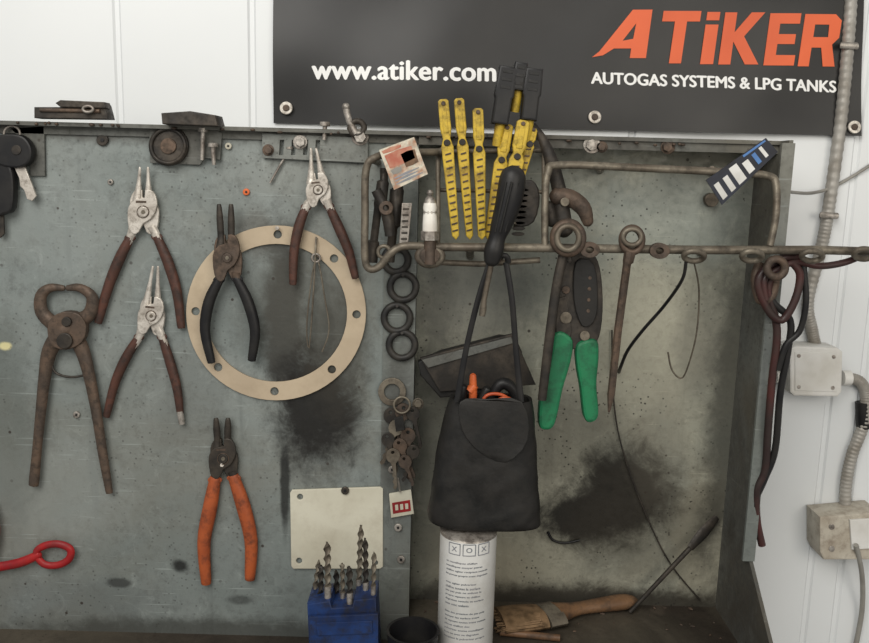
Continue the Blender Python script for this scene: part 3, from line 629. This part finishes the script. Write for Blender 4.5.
# ---------------------------------------------------------------- spray can
cd=.118
a=W(438.5,590,cd); b=W(494.5,590,cd); cr=(b.x-a.x)/2; cxw=(a.x+b.x)/2; zbag=W(484,522,PD).z
ztop=zbag-.008
o=Obj('spray_can')
c=lambda z:Vector((cxw,-cd,z))
prof=[(zb,cr*.93),(zb+.003,cr),(ztop-.002,cr),(ztop,cr*.97),(ztop+.0006,cr*1.01),(ztop+.002,cr*1.01),(ztop+.003,cr*.93),(ztop+.0045,cr*.7),(ztop+.005,cr*.4)]
o.loft([(c(z),r,r) for z,r in prof[:3]],M['canwhite'],n=48,e=2); o.loft([(c(z),r,r) for z,r in prof[2:]],M['steel'],n=48,e=2)
def cmap(px,py):
    an=(px-467)/28.2; x=cr*1.006*math.sin(an); y=-cd-cr*1.006*math.cos(an)
    return Vector((cxw+x,y,W(px,py,cd+cr).z))
words='nettoie et degraisse toutes pieces metalliques bien agiter avant usage pulveriser la surface puis essuyer avec chiffon propre ne pas respirer les vapeurs conserver hors de portee des enfants recipient sous pression'.split()
for j in range(19):
    y=563+j*4.2
    if j in (4,11): continue
    t=''
    while len(t)<(26 if j%5 else 16): t+=random.choice(words)+' '
    o.text(t.strip(),443,443+min(44,len(t)*1.4),y,y+2.2,0,M['ink'],mapper=cmap,thick=.15)
for x in (452,467,482):
    for q in (((x-6,545),(x+6,545)),((x-6,556),(x+6,556)),((x-6,545),(x-6,556)),((x+6,545),(x+6,556))):
        (x0,y0),(x1,y1)=q; o.tube([(cmap(x0,y0),.0005),(cmap((x0+x1)/2,(y0+y1)/2),.0005),(cmap(x1,y1),.0005)],M['ink'],sub=1,seg=5)
    o.text('x' if x!=467 else 'o',x-3,x+3,548,553,0,M['ink'],mapper=cmap)
o.done()
# ---------------------------------------------------------------- drill set
o=Obj('drill_bit_set'); dd=.13
bz=zbL
def yz(px,z,d):
    lo,hi=0,900
    for _ in range(40):
        mid=(lo+hi)/2
        if W(px,mid,d).z>z: lo=mid
        else: hi=mid
    return lo
yb1=yz(310,bz,dd+.02); yb2=yz(378,bz,dd+.02)
o.plate([(307,604),(330,601),(332,608),(352,607),(354,600),(376,598),(380,yb2),(311,yb1)],dd-.02,.04,M['blue'],bev=1.5)
o.plate([(309,617),(378,614),(379,yb2),(311,yb1)],dd+.019,.006,M['blue'],bev=1)
o.plate([(316,623),(372,621),(373,634),(317,636)],dd+.0245,.002,M['blue'],bev=.8)
for i,(x0,y0,x1,y1,r) in enumerate(((312,607,319,560,3),(320,606,321,565,3.6),(328,605,327,542,4.2),(337,605,336,570,3.5),(343,605,342,563,3),(350,604,349,566,4),(358,602,361,525,3.6),(366,601,365,538,3.6),(373,600,374,552,3))):
    d=dd-.012+.012*(i%3)
    o.tube([(x0,y0+6,d,r*.85),(x0*.7+x1*.3,y0*.7+y1*.3,d,r*.85)],M['steel'],sub=1)
    P=[(x0*.72+x1*.28+(x1-x0)*.72*t/30,y0*.72+y1*.28+(y1-y0)*.72*t/30,d,r if t<29 else r*.4) for t in range(31)]
    o.tube(P,M['dark'] if i%2 else M['rod'],sub=1,flat=.5,twist=300,seg=10)
o.done()
# cup
o=Obj('black_cup'); cz=W(413,630,.15).z; cc=W(413,630,.15); rr=28*sc(.15)
rows=[(Vector((cc.x,-.15,zbL)),rr*.85,rr*.85),(Vector((cc.x,-.15,cz-.002)),rr,rr),(Vector((cc.x,-.15,cz)),rr*1.04,rr*1.04),(Vector((cc.x,-.15,cz)),rr*.93,rr*.93),(Vector((cc.x,-.15,zbL+.004)),rr*.78,rr*.78)]
o.loft(rows,M['blackgrip'],e=2); o.done()
# ---------------------------------------------------------------- brush on shelf
o=Obj('paint_brush'); z=zb+.010
def gbr(pts,m,flat,seg=14,sub=4):
    P=catmull([(*G(x,y,z).to_tuple(),w) for x,y,w in pts],sub); vs=[];fs=[];n=len(P)
    for i in range(n):
        a=Vector(P[max(i-1,0)][:3]);b=Vector(P[min(i+1,n-1)][:3]); t=(b-a).normalized(); s_=Vector((-t.y,t.x,0)).normalized()
        for k in range(seg):
            an=2*math.pi*k/seg
            vs.append(Vector(P[i][:3])+s_*math.cos(an)*P[i][3]+Vector((0,0,1))*math.sin(an)*min(P[i][3]*flat,.0095))
    for i in range(n-1):
        for k in range(seg): fs.append([i*seg+k,i*seg+(k+1)%seg,(i+1)*seg+(k+1)%seg,(i+1)*seg+k])
    fs.append(list(range(seg))); fs.append([(n-1)*seg+k for k in range(seg)]); o.add(vs,fs,m)
gbr([(636,600,.003),(633,601,.008),(622,602,.011),(600,605,.010),(580,608,.009),(566,611,.012),(556,613,.020)],M['wood'],.8)
gbr([(558,613,.024),(542,616,.025)],M['rod'],.36,sub=1)
gbr([(543,616,.0245),(522,618,.027),(500,620,.026)],M['bristle'],.34)
for i in range(90):
    u=random.uniform(-1,1); a=G(540,616,z+random.uniform(0,.008)); b=G(499+random.uniform(-5,3),620,z+random.uniform(-.003,.004))
    t=(b-a).normalized(); s_=Vector((-t.y,t.x,0)); o.tube([(a+s_*u*.022,.0008),(b+s_*u*.027,.0006)],M['bristle'],sub=1,seg=4)
o.done()
o=Obj('flat_scraper_rod')
a=G(630,612,zb+.003); b=W(690,548,.02); c2=W(717,517,.006)
o.tube([(a,.0025),(b,.003)],M['dark'],sub=1); 
o.tube([(b,.0045),((b+c2)/2,.007),(c2,.004)],M['dark'],sub=3,flat=.4); o.done()
o=Obj('wood_stick'); a=G(500,632,zb+.005); b=G(560,638,zb+.005); o.tube([(a,.004),(b,.004)],M['wood'],sub=1); o.done()
o=Obj('small_spring_hook'); o.tube([(548,532,.003,1.4),(553,540,.003,1.4),(565,543,.003,1.4),(580,540,.003,1.2)],M['blackgrip']); o.done()
# ---------------------------------------------------------------- striped card
o=Obj('striped_colour_card'); d=.113
A=(706,180);B=(766,138);C=(778,152);E=(722,205)
def qq(u,v): return (A[0]*(1-u)*(1-v)+B[0]*u*(1-v)+E[0]*(1-u)*v+C[0]*u*v, A[1]*(1-u)*(1-v)+B[1]*u*(1-v)+E[1]*(1-u)*v+C[1]*u*v)
o.plate([qq(0,0),qq(1,0),qq(1,1),qq(0,1)],d,.0012,M['navy'],bev=.1)
for i,(u0,u1,v0,v1) in enumerate(((.05,.13,.3,.9),(.2,.28,.3,.9),(.34,.47,.15,.9),(.53,.63,.3,.85),(.7,.76,.25,.8),(.83,.88,.2,.8))):
    o.plate([qq(u0,v0),qq(u1,v0),qq(u1,v1),qq(u0,v1)],d+.0011,.0005,M['canwhite'] if i not in (4,) else M['skyblue'],bev=.05)
o.plate([qq(.6,.04),qq(.97,.04),qq(.97,.14),qq(.6,.14)],d+.0011,.0005,M['skyblue'],bev=.05); o.done()
# ---------------------------------------------------------------- right cables
o=Obj('jumper_cable_bundle')
for (pts,m,r) in (
 ([(800,256),(782,258),(764,270),(758,285),(768,310),(782,320),(795,300),(800,275),(792,262)],'cablered',4),
 ([(778,262),(768,290),(777,330),(772,380),(768,430),(765,470),(757,490),(757,520),(762,545)],'cablered',4),
 ([(765,268),(772,300),(790,320),(788,350),(780,395),(775,450),(764,480),(754,505),(756,535)],'blackgrip',3.6),
 ([(869,252),(846,262),(820,266),(796,262),(776,270),(764,280),(766,300)],'cablered',3.5),
 ([(803,262),(806,300),(800,330),(786,345),(778,370)],'blackgrip',3.2),
 ([(760,262),(755,278),(760,300),(772,296),(776,276)],'rust',4.5)):
    k=random.uniform(0,.008)
    o.tube([(x,y,.11+k-.00012*max(0,y-300),r) for x,y in pts],M[m],seg=10,sub=6)
o.torus(776,268,9,4,RD+.002,M['rust'])
o.done()
# ---------------------------------------------------------------- conduit, boxes
wd=WD+.008
o=Obj('flexible_conduit')
o.tube([(853,-40,wd,6),(849,30,wd,6),(842,110,wd,6),(830,200,wd,6),(822,245,wd,6),(808,300,wd,6),(812,330,wd,6),(816,348,wd,6)],M['conduit'],sub=40,seg=14,rmod=lambda i:1.0 if i%4<2 else .92)
for (x,y) in ((849,45),(829,215)): o.tube([(x-8,y,wd-.004,3.2),(x-8,y,wd+.008,3.2),(x+8,y+1,wd+.008,3.2),(x+8,y+1,wd-.004,3.2)],M['steel'],sub=1,flat=.6)
o.done()
o=Obj('junction_box')
o.plate([(790,348),(797,346),(838,348),(843,352),(842,392),(838,397),(794,396),(790,392)],WD+.001,.035,M['boxwhite'],bev=2)
o.plate([(795,352),(838,353),(837,392),(795,391)],WD+.035,.002,M['boxwhite'],bev=1)
for p in ((799,356),(834,357),(833,388),(799,387)): o.disc(*p,2,WD+.0365,.001,M['steel'])
o.tube([(776,377,wd+.01,6),(792,377,wd+.01,7)],M['boxwhite'],sub=1); o.tube([(842,378,wd+.01,8),(850,378,wd+.01,8)],M['boxwhite'],sub=1)
o.done()
o=Obj('flexible_conduit')
o.tube([(848,378,wd,6),(860,382,wd,6),(866,396,wd,6),(863,425,wd,6),(852,455,wd,6),(846,485,wd,6),(845,516,wd,6)],M['conduit'],sub=32,seg=14,rmod=lambda i:1.0 if i%4<2 else .92)
o.tube([(862,402,wd-.001,6.8),(863,428,wd-.001,6.8)],M['blackgrip'],sub=1)
o.done()
o=Obj('socket_box')
o.plate([(820,517),(880,512),(880,560),(824,560),(820,552)],WD+.001,.04,M['boxdirty'],bev=1.8)
o.plate([(850,520),(885,518),(885,548),(852,550)],WD+.04,.004,M['boxwhite'],bev=1); o.disc(832,527,3,WD+.04,.002,M['steel']); o.disc(832,549,3,WD+.04,.002,M['steel'])
o.tube([(856,545,WD+.048,2.6),(862,575,WD+.03,2.6),(862,610,WD+.01,2.6),(855,650,WD+.006,2.6),(850,680,WD+.006,2.6)],M['cablegrey'],sub=6); o.done()
o=Obj('grey_cable'); o.tube([(790,192,.02,1.6),(812,193,-.03,1.6),(835,186,WD+.004,1.6),(869,166,WD+.004,1.6),(890,150,WD+.004,1.6)],M['cablegrey'],sub=6); o.done()
# ---------------------------------------------------------------- lights, world, camera
def area(name,loc,tgt,size,pw,col):
    l=bpy.data.lights.new(name,'AREA'); l.energy=pw; l.size=size; l.color=col
    ob=bpy.data.objects.new(name,l); ob.location=loc; ob.rotation_euler=(Vector(tgt)-Vector(loc)).to_track_quat('-Z','Y').to_euler(); scene.collection.objects.link(ob)
area('ceiling_lamp',(-0.5,-1.45,2.5),(-.1,0,1.6),1.1,26,(1,.97,.915))
area('fill_light',(0.9,-1.9,1.95),(.3,0,1.3),1.0,12,(1,.93,.82))  # unseen fill light, added to brighten the right recess
w=bpy.data.worlds.new('World'); scene.world=w; w.use_nodes=True
w.node_tree.nodes['Background'].inputs[0].default_value=(1,.985,.96,1); w.node_tree.nodes['Background'].inputs[1].default_value=.32
cd_=bpy.data.cameras.new('Camera'); cd_.sensor_width=36; cd_.lens=F/869*36; cd_.clip_start=.01
co=bpy.data.objects.new('Camera',cd_); co.matrix_world=Matrix.Translation(cam_loc) @ R3.to_4x4(); scene.collection.objects.link(co); scene.camera=co
scene.view_settings.view_transform='Standard'
